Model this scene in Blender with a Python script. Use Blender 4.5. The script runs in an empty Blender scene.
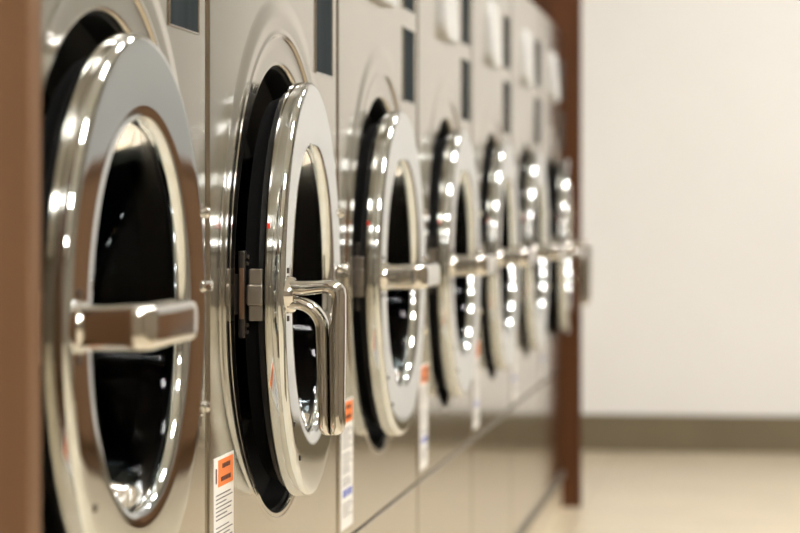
import bpy, bmesh, math, random
from mathutils import Vector, Matrix
random.seed(7)
S = bpy.context.scene
COL = S.collection
W = 0.72            # pitch of the washer row
S0 = 3.118 * W      # distance of the first seam from the camera
CZ = 0.69           # door centre height
BASE = 0.078        # top of the plinth
TOP = 1.25
PI = math.pi

# ------------------------------------------------------------ materials
def new_mat(name):
    m = bpy.data.materials.new(name); m.use_nodes = True
    nt = m.node_tree
    return m, nt, nt.nodes['Principled BSDF']

def simple(name, col, rough=.5, metal=0., **kw):
    m, nt, b = new_mat(name)
    b.inputs['Base Color'].default_value = (*col, 1)
    b.inputs['Roughness'].default_value = rough
    b.inputs['Metallic'].default_value = metal
    for k, v in kw.items():
        b.inputs[k.replace('_', ' ')].default_value = v
    return m

def varied(name, c1, c2, scale, rough, metal=0., bump=0., stretch=(1, 1, 1), r2=None, detail=4, bscale=None):
    m, nt, b = new_mat(name)
    tc = nt.nodes.new('ShaderNodeTexCoord'); mp = nt.nodes.new('ShaderNodeMapping')
    mp.inputs['Scale'].default_value = stretch
    n = nt.nodes.new('ShaderNodeTexNoise'); n.inputs['Scale'].default_value = scale
    n.inputs['Detail'].default_value = detail
    cr = nt.nodes.new('ShaderNodeValToRGB')
    cr.color_ramp.elements[0].position = .3; cr.color_ramp.elements[1].position = .7
    cr.color_ramp.elements[0].color = (*c1, 1); cr.color_ramp.elements[1].color = (*c2, 1)
    L = nt.links
    L.new(tc.outputs['Object'], mp.inputs['Vector']); L.new(mp.outputs['Vector'], n.inputs['Vector'])
    L.new(n.outputs['Fac'], cr.inputs['Fac']); L.new(cr.outputs['Color'], b.inputs['Base Color'])
    b.inputs['Metallic'].default_value = metal
    if r2 is None: b.inputs['Roughness'].default_value = rough
    else:
        mr = nt.nodes.new('ShaderNodeMapRange')
        mr.inputs['To Min'].default_value = rough; mr.inputs['To Max'].default_value = r2
        L.new(n.outputs['Fac'], mr.inputs['Value']); L.new(mr.outputs['Result'], b.inputs['Roughness'])
    if bump:
        bp = nt.nodes.new('ShaderNodeBump'); bp.inputs['Strength'].default_value = bump
        bp.inputs['Distance'].default_value = .002
        L.new(n.outputs['Fac'], bp.inputs['Height']); L.new(bp.outputs['Normal'], b.inputs['Normal'])
    return m

M = {}
M['steel'] = varied('brushed_stainless', (.47, .435, .375), (.53, .49, .425), 3, .11, 1., stretch=(1, 1, .25), r2=.17)
M['steel_low'] = varied('stainless_lower', (.44, .395, .325), (.50, .45, .37), 3, .10, 1., stretch=(1, 1, .25), r2=.16)
M['side'] = simple('cabinet_side_paint', (.05, .048, .045), .6, .2)
M['chrome'] = simple('chrome', (.80, .81, .80), .035, 1.)
M['chrome_soft'] = simple('polished_cast_metal', (.70, .69, .66), .08, 1.)
M['ring'] = simple('polished_door_ring', (.66, .70, .715), .05, 1.)
M['rubber'] = simple('black_rubber', (.010, .010, .010), .65, 0., Specular_IOR_Level=.15)
M['blackplastic'] = simple('black_plastic', (.008, .008, .008), .4, 0., Specular_IOR_Level=.2)
M['drum'] = simple('dark_drum_steel', (.16, .16, .155), .3, 1.)
M['glass'] = simple('door_glass', (.05, .06, .065), .03, 0., Transmission_Weight=1., IOR=1.12)
M['display'] = varied('smoked_display', (.018, .022, .024), (.035, .042, .045), 6, .5, 0., stretch=(6, 1, .3))
M['display'].node_tree.nodes['Principled BSDF'].inputs['Specular IOR Level'].default_value = .0
M['display'].node_tree.nodes['Principled BSDF'].inputs['IOR'].default_value = 1.1
M['lid'] = simple('pale_dispenser_lid', (.62, .62, .60), .3, .35)
M['darkmetal'] = simple('dark_metal', (.08, .07, .06), .35, .8)
M['latch'] = simple('dull_latch_metal', (.30, .27, .23), .3, .9)
M['bronze'] = simple('worn_bronze_strip', (.34, .20, .12), .35, .8)
M['kick'] = simple('grey_kick_trim', (.17, .155, .13), .4, .5)
M['paper'] = simple('label_paper', (.76, .75, .71), .5)
M['orange'] = simple('label_orange', (.80, .20, .035), .5)
M['ink'] = simple('label_ink', (.16, .15, .15), .6)
M['inkblack'] = simple('label_black_ink', (.10, .03, .015), .6)
M['inkblue'] = simple('label_blue_ink', (.12, .15, .45), .6)
M['red'] = simple('red_mark', (.75, .04, .02), .4)
M['wall'] = varied('painted_wall', (.79, .782, .76), (.83, .822, .80), 1.3, .75, bump=.05)
M['wall_dim'] = varied('tan_wall_darkened', (.17, .14, .105), (.21, .175, .13), 1.3, .75, bump=.05)  # tan, darkened so the chrome mirrors a dimmer rear room
M['panel_grey'] = varied('added_panel_grey', (.44, .44, .42), (.48, .48, .455), 1.3, .7, bump=.05)
M['ceiling'] = varied('ceiling_board', (.80, .79, .76), (.84, .83, .80), 40, .9, bump=.2)
M['baseboard'] = varied('olive_brown_baseboard', (.135, .108, .062), (.175, .14, .085), 2.5, .45)
M['plinth'] = varied('beige_plinth', (.56, .49, .37), (.62, .55, .43), 8, .3)

def floor_mat():
    m, nt, b = new_mat('beige_floor_tile')
    tc = nt.nodes.new('ShaderNodeTexCoord')
    br = nt.nodes.new('ShaderNodeTexBrick')
    br.offset = 0.
    br.inputs['Scale'].default_value = 1.0
    br.inputs['Brick Width'].default_value = .6; br.inputs['Row Height'].default_value = .6
    br.inputs['Mortar Size'].default_value = .003
    br.inputs['Color1'].default_value = (.60, .51, .365, 1)
    br.inputs['Color2'].default_value = (.575, .485, .345, 1)
    br.inputs['Mortar'].default_value = (.44, .37, .26, 1)
    n = nt.nodes.new('ShaderNodeTexNoise'); n.inputs['Scale'].default_value = 4
    mx = nt.nodes.new('ShaderNodeMixRGB'); mx.blend_type = 'MULTIPLY'; mx.inputs['Fac'].default_value = .25
    L = nt.links
    L.new(tc.outputs['Object'], br.inputs['Vector']); L.new(tc.outputs['Object'], n.inputs['Vector'])
    L.new(br.outputs['Color'], mx.inputs['Color1']); L.new(n.outputs['Fac'], mx.inputs['Color2'])
    L.new(mx.outputs['Color'], b.inputs['Base Color'])
    b.inputs['Roughness'].default_value = .33
    return m
M['floor'] = floor_mat()

def wood_mat(name, dark, light, rough=.35):
    m, nt, b = new_mat(name)
    tc = nt.nodes.new('ShaderNodeTexCoord'); mp = nt.nodes.new('ShaderNodeMapping')
    mp.inputs['Scale'].default_value = (9, 9, .7)
    n = nt.nodes.new('ShaderNodeTexNoise'); n.inputs['Scale'].default_value = 2.2
    n.inputs['Detail'].default_value = 8; n.inputs['Distortion'].default_value = .6
    cr = nt.nodes.new('ShaderNodeValToRGB')
    cr.color_ramp.elements[0].position = .3; cr.color_ramp.elements[1].position = .72
    cr.color_ramp.elements[0].color = (*dark, 1); cr.color_ramp.elements[1].color = (*light, 1)
    L = nt.links
    L.new(tc.outputs['Object'], mp.inputs['Vector']); L.new(mp.outputs['Vector'], n.inputs['Vector'])
    L.new(n.outputs['Fac'], cr.inputs['Fac']); L.new(cr.outputs['Color'], b.inputs['Base Color'])
    b.inputs['Roughness'].default_value = rough
    b.inputs['Specular IOR Level'].default_value = .22
    return m
M['wood'] = wood_mat('walnut_board', (.060, .020, .006), (.095, .034, .010))
M['wood2'] = wood_mat('warm_brown_board', (.122, .062, .029), (.158, .084, .041), .45)

def emit(name, col, s):
    m, nt, b = new_mat(name)
    b.inputs['Base Color'].default_value = (.9, .9, .9, 1)
    b.inputs['Emission Color'].default_value = (*col, 1)
    b.inputs['Emission Strength'].default_value = s
    return m
LIGHT = 92.0
M['lamp'] = emit('lamp_diffuser', (1, .98, .95), LIGHT)
M['white_metal'] = simple('white_painted_metal', (.85, .85, .83), .4)

# ------------------------------------------------------------ mesh helpers
def finish(bm, name, mat, parent=None, loc=(0, 0, 0), angle=32, weighted=True):
    bmesh.ops.recalc_face_normals(bm, faces=bm.faces[:])
    a = math.radians(angle)
    for f in bm.faces: f.smooth = True
    for e in bm.edges:
        if len(e.link_faces) == 2 and e.calc_face_angle(0) > a: e.smooth = False
    me = bpy.data.meshes.new(name); bm.to_mesh(me); bm.free()
    o = bpy.data.objects.new(name, me); COL.objects.link(o)
    me.materials.append(mat)
    o.location = loc
    if parent: o.parent = parent
    if weighted:
        wn = o.modifiers.new('weighted normals', 'WEIGHTED_NORMAL'); wn.keep_sharp = True; wn.weight = 100
    return o

def add_box(bm, x0, x1, y0, y1, z0, z1, bev=0., seg=2):
    v = [bm.verts.new((x, y, z)) for x in (x0, x1) for y in (y0, y1) for z in (z0, z1)]
    fs = [(0, 1, 3, 2), (4, 6, 7, 5), (0, 4, 5, 1), (2, 3, 7, 6), (0, 2, 6, 4), (1, 5, 7, 3)]
    faces = [bm.faces.new([v[i] for i in f]) for f in fs]
    if bev:
        es = list({e for f in faces for e in f.edges})
        bmesh.ops.bevel(bm, geom=es, offset=bev, segments=seg, profile=.5, affect='EDGES')

def box(name, mat, x0, x1, y0, y1, z0, z1, bev=0., parent=None):
    """box whose origin sits at the middle of its footprint when it has no parent"""
    bm = bmesh.new()
    if parent is None:
        cx, cy, cz = (x0 + x1) / 2, (y0 + y1) / 2, z0
        add_box(bm, x0 - cx, x1 - cx, y0 - cy, y1 - cy, 0, z1 - z0, bev)
        return finish(bm, name, mat, None, (cx, cy, cz))
    add_box(bm, x0, x1, y0, y1, z0, z1, bev)
    return finish(bm, name, mat, parent)

def add_lathe(bm, prof, cx=0, cy=0, cz=0, seg=96, closed=False):
    """revolve (r, p) about the Y axis; p points out of the panel (towards -Y)"""
    rings = []
    for r, p in prof:
        if r < 1e-6: rings.append([bm.verts.new((cx, cy - p, cz))])
        else: rings.append([bm.verts.new((cx + r * math.cos(2*PI*k/seg), cy - p, cz + r * math.sin(2*PI*k/seg))) for k in range(seg)])
    n = len(rings)
    for i in range(n if closed else n - 1):
        A, B = rings[i], rings[(i + 1) % n]
        if len(A) == 1 and len(B) == 1: continue
        for k in range(seg):
            k2 = (k + 1) % seg
            if len(A) == 1: bm.faces.new((A[0], B[k2], B[k]))
            elif len(B) == 1: bm.faces.new((A[k], A[k2], B[0]))
            else: bm.faces.new((A[k], A[k2], B[k2], B[k]))

def lathe(name, mat, prof, parent, loc=(0, 0, 0), seg=96, closed=False, angle=32):
    bm = bmesh.new(); add_lathe(bm, prof, seg=seg, closed=closed)
    return finish(bm, name, mat, parent, loc, angle)

def add_zcyl(bm, x, y, r, z0, z1, seg=20):
    a = [bm.verts.new((x + r*math.cos(2*PI*k/seg), y + r*math.sin(2*PI*k/seg), z0)) for k in range(seg)]
    b = [bm.verts.new((x + r*math.cos(2*PI*k/seg), y + r*math.sin(2*PI*k/seg), z1)) for k in range(seg)]
    for k in range(seg): bm.faces.new((a[k], a[(k+1) % seg], b[(k+1) % seg], b[k]))
    bm.faces.new(a); bm.faces.new(b)

def empty(name, loc):
    o = bpy.data.objects.new(name, None); COL.objects.link(o); o.location = loc
    o.empty_display_size = .1
    return o

def tag(o, label, cat, group=None):
    o['label'] = label; o['category'] = cat
    if group: o['group'] = group
    return o

def struct(o):
    o['kind'] = 'structure'; return o

# ------------------------------------------------------------ washer
zc = CZ - BASE      # door centre in washer coordinates
HW = W/2 - .0062
CW = W/2 - .0008    # half width of the dark cabinet shell behind it    # half width of a front

def porthole_panel(parent):
    x1, zlo, zhi = HW, .3695 - CZ, TOP - CZ
    corners = [math.atan2(zlo, x1), math.atan2(zhi, x1), math.atan2(zhi, -x1), math.atan2(zlo, -x1)]
    N = 144
    ang = sorted({round(2*PI*k/N - PI, 5) for k in range(N)} | {round(c, 5) for c in corners})
    ang = [a for i, a in enumerate(ang) if i == 0 or a - ang[i-1] > .004 or any(abs(a - c) < 1e-4 for c in corners)]
    prof = [(.2350, -.008), (.2352, -.004), (.2362, -.0016), (.238, -.0006), (.241, -.0006), (.252, -.0006), (.2640, -.0004),
            (.2662, .0006), (.2680, .0022), (.2700, .0026), (.2720, .0020), (.276, .0018),
            (.286, .0025), (.294, .0021), (.303, .0009), (.312, 0.)]
    bm = bmesh.new(); rings = []
    for r, p in prof:
        ring = []
        for a in ang:     # the pressed surround dies away towards the bottom of the opening
            q = min(1, max(0, (-math.sin(a) - .15) / .80)); g = 1 - .85*q*q*(3 - 2*q)
            re = r if r < .2365 else .236 + (r - .236)*g
            pe = p if r < .2365 else p*g
            ring.append(bm.verts.new((re*math.cos(a), -pe, zc + re*math.sin(a))))
        rings.append(ring)
    def rect(inset, y):
        out = []
        for a in ang:
            c, s = math.cos(a), math.sin(a)
            t = 1e9
            if c > 1e-9: t = min(t, x1 / c)
            if c < -1e-9: t = min(t, -x1 / c)
            if s > 1e-9: t = min(t, zhi / s)
            if s < -1e-9: t = min(t, zlo / s)
            x, z = t*c, t*s
            x = max(-x1 + inset, min(x1 - inset, x)); z = max(zlo + inset, min(zhi - inset, z))
            out.append(bm.verts.new((x, y, zc + z)))
        return out
    for ins, y in ((.005, 0), (.0022, .0008), (.0006, .0026), (0, .0055), (0, .02)): rings.append(rect(ins, y))
    n = len(ang)
    for A, B in zip(rings[:-1], rings[1:]):
        for k in range(n):
            try: bm.faces.new((A[k], A[(k+1) % n], B[(k+1) % n], B[k]))
            except ValueError: pass
    bmesh.ops.remove_doubles(bm, verts=bm.verts[:], dist=1e-6)
    return finish(bm, 'front_panel', M['steel'], parent, angle=40)

def handle_mesh():
    """lever: a stem standing out of the door, then an arm hanging down (-Z); fluted cast section"""
    T = .029; Hs = .056; Ln = .137
    ro, ri = .013, .020
    outer, inner = [], []
    # plane coordinates (u along the arm, v out of the door); stem centred on u = 0
    uo, ui = -T/2, T/2
    Cu, Cv = ui + ri, Hs - T - ri          # centre of the inner bend
    R0 = T + ri
    for k in range(5):
        f = k / 5
        outer.append((uo, Cv * f)); inner.append((ui, Cv * f))
    for k in range(19):
        a = PI/2 * k / 18
        ca, sa = math.cos(a), math.sin(a)
        inner.append((Cu - ri*ca, Cv + ri*sa))
        t = R0 / max(ca, sa); q = R0 - ro
        if t*ca > q and t*sa > q:          # rounded outer corner
            bq = q*(ca + sa); t = bq + math.sqrt(max(bq*bq - (2*q*q - ro*ro), 0))
        outer.append((Cu - t*ca, Cv + t*sa))
    for k in range(1, 9):
        f = k / 8
        outer.append((Cu + (Ln - .010 - Cu)*f, Hs - .001*f)); inner.append((Cu + (Ln - .010 - Cu)*f, Hs - T + .003*f))
    sc = [1.]*len(outer)
    for du, s in ((.0045, .93), (.008, .76), (.0098, .45)):
        outer.append((Ln - .010 + du, Hs - .001 - (1-s)*.012)); inner.append((Ln - .010 + du, Hs - T + .003 + (1-s)*.012)); sc.append(s)
    h = .0155
    bm = bmesh.new()
    # two polished rails, the outer one square at the corner and the inner one sweeping round
    for side, th in (('o', .0160), ('i', .0125)):
        rings = []
        for (ou, ov), (iu, iv), s in zip(outer, inner, sc):
            O, I = Vector((ou, ov)), Vector((iu, iv)); D = I - O; Lg = D.length; D.normalize()
            t = min(th, Lg * (.56 if side == 'o' else .44))
            mid = O + D*t/2 if side == 'o' else I - D*t/2
            ring = []
            for k in range(20):
                a = 2*PI*k/20; ca, sa = math.cos(a), math.sin(a)
                px = math.copysign(abs(ca)**.75, ca)*t/2; pw = math.copysign(abs(sa)**.55, sa)*h*s
                P = mid + D*px
                ring.append(bm.verts.new((pw, -P.y, -P.x)))
            rings.append(ring)
        for A, B in zip(rings[:-1], rings[1:]):
            for k in range(20): bm.faces.new((A[k], A[(k+1) % 20], B[(k+1) % 20], B[k]))
        bm.faces.new(rings[0]); bm.faces.new(rings[-1])
    return bm

def make_washer():
    root = empty('washing_machine', (0, 0, 0))
    # cabinet shell
    bm = bmesh.new()
    zt = TOP - BASE
    add_box(bm, -CW, -CW + .0046, .0032, .70, 0, zt - .002, .0005)
    add_box(bm, CW - .0046, CW, .0032, .70, 0, zt - .002, .0005)
    add_box(bm, -CW + .0046, CW - .0046, .012, .70, zt - .008, zt - .002)
    add_box(bm, -HW + .004, HW - .004, .696, .70, 0, zt - .008)
    add_box(bm, -CW + .0046, CW - .0046, .03, .696, 0, .01)
    finish(bm, 'cabinet', M['side'], root)
    porthole_panel(root)
    bm = bmesh.new(); add_box(bm, -HW, HW, 0, .02, .022, .3675 - BASE, .002, 3)
    finish(bm, 'lower_panel', M['steel_low'], root)
    bm = bmesh.new(); add_box(bm, -HW, HW, -.004, .02, 0, .020, .003)
    finish(bm, 'kick_trim', M['kick'], root)
    # rubber boot and drum
    lathe('rubber_gasket', M['rubber'], [(.2352, -.006), (.2325, -.008), (.231, -.030), (.222, -.034), (.216, -.036), (.210, -.040),
          (.200, -.046), (.190, -.058), (.178, -.060), (.172, -.066), (.172, -.085)], root, (0, 0, zc))
    lathe('drum', M['drum'], [(.172, -.086), (.20, -.092), (.235, -.115), (.245, -.15), (.245, -.50), (.22, -.52), (.10, -.525), (0, -.50)], root, (0, 0, zc), seg=72)
    # lock plate inside the near edge of the opening
    bm = bmesh.new()
    add_box(bm, -.203, -.192, -.003, .0045, zc - .043, zc + .043, .002)
    add_box(bm, -.196, -.190, .004, .040, zc - .02, zc + .02, .001)
    for dz in (-.037, -.030, .030, .037):
        add_box(bm, -.202, -.193, -.006, -.002, zc + dz - .002, zc + dz + .002, .0008)
    lp = finish(bm, 'lock_plate', M['darkmetal'], root)
    bm = bmesh.new(); add_box(bm, -.2038, -.2026, -.0018, .0032, zc - .024, zc + .026, .0005)
    finish(bm, 'lock_strip', M['bronze'], lp)
    # hinge on the far side
    bm = bmesh.new()
    add_box(bm, .2245, .262, -.004, .001, zc - .085, zc + .090, .0015)
    for z0, z1 in ((-.085, -.052), (-.028, .004), (.026, .052)):
        add_box(bm, .232, .246, -.018, -.003, zc + z0, zc + z1, .002)
    add_zcyl(bm, .236, -.017, .0055, zc - .105, zc + .06)
    for z in (-.070, .0, .082):
        add_lathe(bm, [(.0, .011), (.004, .0105), (.0065, .007), (.007, .003)], .252, 0, zc + z, seg=16)
    finish(bm, 'hinge', M['chrome_soft'], root)
    # displays
    for z0, z1 in ((.932, 1.036), (1.064, 1.168)):
        bm = bmesh.new()
        x0, x1 = .207, .319
        a, b = z0 - BASE, z1 - BASE
        t = .002
        for bx in ((x0 - t, x0, a - t, b + t), (x1, x1 + t, a - t, b + t), (x0, x1, a - t, a), (x0, x1, b, b + t)):
            add_box(bm, bx[0], bx[1], -.0016, .002, bx[2], bx[3], .001)
        d = finish(bm, 'display_frame', M['chrome_soft'], root)
        bm = bmesh.new(); add_box(bm, x0 + .0003, x1 - .0003, -.0004, .002, a + .0003, b - .0003)
        finish(bm, 'display_screen', M['display'], d)
    # dispenser lid: rounded plate whose face leans back so that it looks up
    bm = bmesh.new()
    x0, x1, a, b = -.088, .080, 1.050 - BASE, 1.172 - BASE
    rc = .028
    out = []
    for cx, cz_, a0 in ((x1 - rc, b - rc, 0), (x0 + rc, b - rc, PI/2), (x0 + rc, a + rc, PI), (x1 - rc, a + rc, 1.5*PI)):
        for k in range(7):
            t = a0 + PI/2*k/6
            out.append((cx + rc*math.cos(t), cz_ + rc*math.sin(t)))
    mx_, mz_ = (x0 + x1)/2, (a + b)/2
    def lay(s, f0, f1):
        r = []
        for x, z in out:
            f = (z - a) / (b - a)
            r.append(bm.verts.new((mx_ + (x - mx_)*s, -(f0 + (f1 - f0)*f), mz_ + (z - mz_)*s)))
        return r
    Ls = [lay(1, -.001, -.001), lay(1, .008, .002), lay(.985, .0105, .0035), lay(.95, .012, .0045)]
    for A, B in zip(Ls[:-1], Ls[1:]):
        for k in range(len(A)): bm.faces.new((A[k], A[(k+1) % len(A)], B[(k+1) % len(A)], B[k]))
    bm.faces.new(Ls[-1]); bm.faces.new(Ls[0])
    lid = finish(bm, 'dispenser_lid', M['lid'], root, angle=40)
    # warning label low on the left of the front
    x0, x1, z0, z1 = -.3345, -.2465, .384 - BASE, .5415 - BASE
    lab = box('warning_label', M['paper'], x0, x1, -.0006, .0002, z0, z1, 0, root)
    lab['label'] = 'white paper label with orange heading'
    bm = bmesh.new(); add_box(bm, x0 + .017, x1 - .004, -.0010, -.0005, z1 - .028, z1 - .003)
    finish(bm, 'label_heading', M['orange'], lab)
    bm = bmesh.new()
    for zz, w0, w1 in ((z1 - .0115, x0 + .034, x1 - .020), (z1 - .0235, x0 + .028, x1 - .016)):
        x = w0
        while x < w1:
            add_box(bm, x, min(x + .0055, w1), -.0014, -.0009, zz, zz + .0042); x += .0075
    add_box(bm, x0 + .006, x0 + .011, -.0010, -.0005, z1 - .024, z1 - .010)
    finish(bm, 'heading_print', M['inkblack'], lab)
    bm = bmesh.new()
    z = z1 - .036
    i = 0
    halves = 0
    while z > z0 + .012:
        i += 1
        if z <= z0 + .036 and not halves:
            halves = 1
            finish(bm, 'label_print', M['ink'], lab); bm = bmesh.new()
        if not (z0 + .036 < z < z0 + .052) and i % 8 != 0:
            x = x0 + .008; xe = x1 - .006 - random.random()*.03
            while x < xe:
                w = .003 + random.random()*.008
                add_box(bm, x, min(x + w, xe), -.0010, -.0005, z, z + .0011); x += w + .002
        z -= .0038
    finish(bm, 'label_print', M['ink'], lab)
    bm = bmesh.new()
    for x, w in ((x0 + .012, .024), (x0 + .042, .018), (x0 + .065, .014)):
        add_box(bm, x, x + w, -.0010, -.0005, z0 + .039, z0 + .048)
    finish(bm, 'blue_print', M['inkblue'], lab)
    # door; origin on the hinge axis
    hx, hy = .236, -.017
    face = .0285
    c = -hx
    prof = [(.1495, .0165), (.1498, .0190), (.1502, .0215), (.1512, .0238), (.1530, .0256), (.1575, .0272), (.170, .0275), (.184, .0278), (.198, .0281),
            (.2100, .0283), (.2132, .0280), (.2158, .0266), (.2174, .0246), (.218, .0220), (.218, .0105), (.2165, .0080), (.212, .0070), (.190, .0075), (.152, .0165)]
    oy = -hy   # door frame coordinates have the panel plane at local y = -hy
    bm = bmesh.new(); add_lathe(bm, prof, c, oy, 0, seg=160, closed=True)
    door = finish(bm, 'door', M['ring'], root, (hx, hy - .003, zc), 40)
    def dl(name, mat, prof, closed=False, seg=96, cx=c, cz_=0, par=door, ang=32):
        bm = bmesh.new(); add_lathe(bm, prof, cx, oy, cz_, seg=seg, closed=closed)
        return finish(bm, name, mat, par, (0, 0, 0), ang)
    dl('inner_frame', M['blackplastic'], [(.1488, .0160), (.1520, .0155), (.1880, .0064), (.1910, .0062), (.2085, .0065), (.2085, .001), (.203, -.004), (.199, -.014), (.160, -.014), (.1488, .0130)], True)
    dl('door_glass', M['glass'], [(.1485, .0155), (.1475, .0135), (.1440, .004), (.130, -.060), (.121, -.082), (.100, -.092), (.05, -.095), (0, -.096),
                                   (0, -.101), (.05, -.100), (.102, -.097), (.126, -.085), (.1345, -.061), (.1478, .000), (.1485, .012)], False, 96)
    hxp, r = c - .197, .197
    dl('handle_boss', M['chrome_soft'], [(0, face + .009), (.013, face + .009), (.0165, face + .007), (.0185, face + .003), (.0185, face - .006)], False, 32, hxp)
    hb = handle_mesh()
    h = finish(hb, 'door_handle', M['chrome_soft'], door, (hxp, oy - face - .001, 0), 38)
    for dx, dz in ((-.1925, .0235), (-.1925, -.0235), (-.150, -.131), (-.112, -.168)):
        bm = bmesh.new()
        add_box(bm, c + dx - .0028, c + dx + .0028, oy - face - .0008, oy - face + .003, dz - .0028, dz + .0028, .0006)
        finish(bm, 'door_screw', M['darkmetal'], door)
    bm = bmesh.new()
    add_box(bm, c - .2155, c - .182, oy - .0068, oy + .010, -.0105, .0105, .0025)
    add_box(bm, c - .2125, c - .182, oy - .0060, oy + .008, .0095, .0255, .0015)
    add_box(bm, c - .2125, c - .182, oy - .0060, oy + .008, -.0255, -.0095, .0015)
    lb = finish(bm, 'latch_block', M['latch'], door)
    bm = bmesh.new()
    add_box(bm, c + .198, c + .232, oy - face - .0025, oy - face + .010, .012, .022, .003)
    for dz in (.080, -.086):
        add_lathe(bm, [(0, face + .0042), (.003, face + .0038), (.0048, face + .0022), (.0052, face - .002)], c + .209, oy, dz, seg=20)
    add_box(bm, c + .2125, c + .2215, oy - .024, oy - .004, -.095, .088, .002)
    finish(bm, 'hinge_arm', M['chrome_soft'], door)
    a = math.radians(162)
    bm = bmesh.new(); add_box(bm, c + .2182*math.cos(a) - .0012, c + .2182*math.cos(a) + .002, oy - .0125, oy - .0095, .2182*math.sin(a) - .0028, .2182*math.sin(a) + .0028, .0006)
    finish(bm, 'red_mark', M['red'], door)
    return root

def copy_tree(o, parent=None):
    c = o.copy(); COL.objects.link(c)
    if parent: c.parent = parent
    for ch in o.children: copy_tree(ch, c)
    return c

proto = make_washer()
labels = [
 'nearest stainless washing machine, beside the blurred wooden board, its handle pointing away along the row',
 'second stainless washing machine from the camera, in sharp focus, door ajar, lever handle hanging down',
 'third stainless washing machine from the camera, just beyond the sharply focused one',
 'fourth stainless washing machine from the camera, middle of the row of seven',
 'fifth stainless washing machine from the camera, third from the far wooden board',
 'sixth stainless washing machine from the camera, last but one before the far wooden board',
 'farthest stainless washing machine, touching the far wooden board, dark handle standing out against the wall']
washers = []
for i in range(7):
    w = proto if i == 0 else copy_tree(proto)
    washers.append(w)
for i, w in enumerate(washers):
    w.location = (S0 + (i - .5)*W, 0, BASE)
    tag(w, labels[i], 'washing machine', 'row of stainless front loading washing machines')
    door = [c for c in w.children if c.name.split('.')[0] == 'door'][0]
    hd = [c for c in door.children if c.name.startswith('door_handle')][0]
    if i == 6: door.rotation_euler = (0, 0, math.radians(2.4))
    if i == 1: door.location.y += .004
    if i == 1: door.rotation_euler = (0, 0, math.radians(2.2))
    if i == 0: bpy.data.objects.remove([c for c in door.children if c.name.startswith('red_mark')][0])
    if i in (1, 6):
        hd.rotation_euler = (0, 0, 0)
    else:
        hd.rotation_euler = (0, math.radians(-90), 0)

# ------------------------------------------------------------ wooden end boards
xl = S0 - W; xr = S0 + 6*W
b = box('wooden_board', M['wood2'], xl - .033, xl - .003, -.054, .72, .0, 2.3, .002)
tag(b, 'blurred brown wooden end board at the left edge, nearest the camera', 'board', 'wooden boards ending the washer row')
b = box('wooden_board', M['wood'], xr + .004, xr + .038, -.044, .72, .0, 2.3, .002)
tag(b, 'dark brown wooden end board at the far end of the washers before the pale wall', 'board', 'wooden boards ending the washer row')

# ------------------------------------------------------------ room
XB, XF, YL, YR, H = -2.6, 8.17, .80, -3.3, 2.75
def slab(name, mat, *a): return struct(box(name, mat, *a))
slab('floor', M['floor'], XB, XF, YR, YL, -.1, 0)
slab('ceiling', M['ceiling'], XB, XF, YR, YL, H, H + .1)
slab('wall_far', M['wall'], XF, XF + .1, YR - .1, YL + .1, -.1, H + .1)
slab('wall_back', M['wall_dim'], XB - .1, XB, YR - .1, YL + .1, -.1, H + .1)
slab('wall_left', M['wall'], XB, XF, YL, YL + .1, -.1, H + .1)
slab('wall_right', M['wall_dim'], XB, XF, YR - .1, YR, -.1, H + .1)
slab('baseboard_far', M['baseboard'], XF - .015, XF, YR, YL, 0, .118)
slab('baseboard_right', M['baseboard'], XB, XF - .015, YR, YR + .015, 0, .118)
slab('trim_1', M['plinth'], xl - .003, xr + .004, .006, .72, 0, BASE)

slab('wall_far_added_panel', M['panel_grey'], XF - .012, XF, YR + .015, -1.17, .118, H)  # unseen grey wall panel, added to darken reflections in the nearest washers
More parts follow.
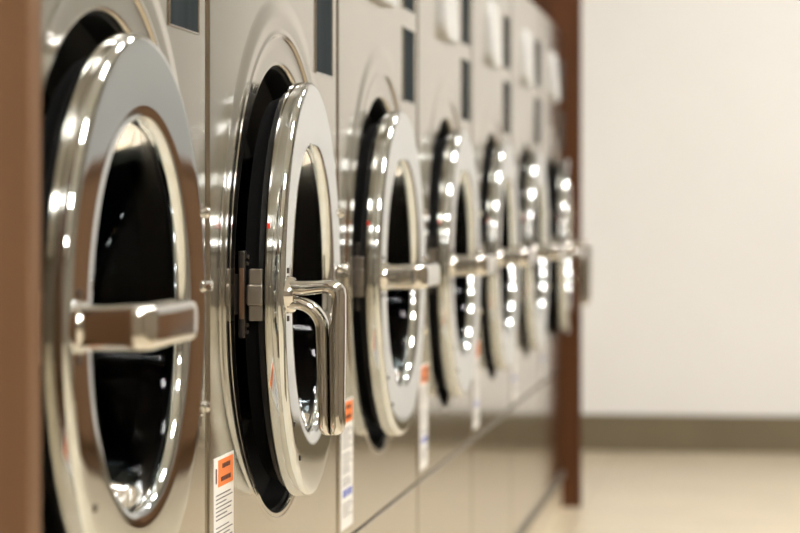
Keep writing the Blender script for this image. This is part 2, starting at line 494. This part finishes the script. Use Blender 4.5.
# wooden cabinet by the far wall, mirrored in the nearest washer door
cb = empty('wooden_cabinet', (XF - .34, -1.84, 0))
tag(cb, 'brown wooden cabinet against the far wall, seen mirrored in the nearest washer door', 'cabinet')
bm = bmesh.new(); add_box(bm, -.28, .32, -.62, .56, .08, .87, .003); add_box(bm, -.24, .32, -.60, .54, 0, .08)
finish(bm, 'carcass', M['wood2'], cb)
bm = bmesh.new(); add_box(bm, -.31, .32, -.64, .58, .87, .90, .004)
finish(bm, 'cabinet_top', M['wood2'], cb)
for y0, y1, ky in ((-.61, -.034, -.08), (-.026, .55, .02)):
    bm = bmesh.new(); add_box(bm, -.30, -.281, y0, y1, .10, .85, .003)
    dd = finish(bm, 'cabinet_door', M['wood2'], cb)
    bm = bmesh.new(); add_box(bm, -.325, -.300, ky - .005, ky + .005, .60, .74, .003)
    finish(bm, 'pull', M['chrome_soft'], dd)

# ------------------------------------------------------------ ceiling lamps
lp = None
def make_lamp():
    r = empty('ceiling_light', (0, 0, 0))
    bm = bmesh.new()
    for q in ((-.20, -.18, -.20, .20), (.18, .20, -.20, .20), (-.18, .18, -.20, -.18), (-.18, .18, .18, .20)):
        add_box(bm, q[0], q[1], q[2], q[3], -.03, 0, .002)
    finish(bm, 'lamp_frame', M['white_metal'], r)
    bm = bmesh.new(); add_box(bm, -.179, .179, -.179, .179, -.022, -.002)
    finish(bm, 'diffuser', M['lamp'], r)
    return r
k = 0
L0 = make_lamp()
for yy in (-1.15,):
    for xx in (-1.6, 0., 1.6, 3.2, 4.8, 6.4):
        l = L0 if k == 0 else copy_tree(L0)
        l.location = (xx, yy, H); k += 1
        tag(l, 'square white ceiling light over the aisle before the washers', 'ceiling light', 'square ceiling lights over the aisle')

# ------------------------------------------------------------ camera
cam = bpy.data.cameras.new('camera'); co = bpy.data.objects.new('camera', cam); COL.objects.link(co)
F = 2500.
cam.sensor_width = 36; cam.lens = F/800*36
th = math.atan2(355, F)
co.location = (0, -.497, .768)
d = Vector((math.cos(th), math.sin(th), 0))
co.rotation_euler = d.to_track_quat('-Z', 'Y').to_euler()
cam.shift_y = -51.5/800
cam.clip_start = .05
cam.dof.use_dof = True
cam.dof.focus_distance = 2.43
cam.dof.aperture_fstop = 6.3
S.camera = co

wd = bpy.data.worlds.new('world'); S.world = wd; wd.use_nodes = True
wd.node_tree.nodes['Background'].inputs[0].default_value = (.9, .9, .9, 1)
wd.node_tree.nodes['Background'].inputs[1].default_value = .2
S.view_settings.view_transform = 'Standard'
S.view_settings.look = 'None'
S.view_settings.gamma = 1
S.view_settings.use_curve_mapping = False
S.view_settings.exposure = .68
S.cycles.max_bounces = 10
S.cycles.glossy_bounces = 8
S.cycles.transmission_bounces = 8
S.cycles.caustics_reflective = False
S.cycles.caustics_refractive = False
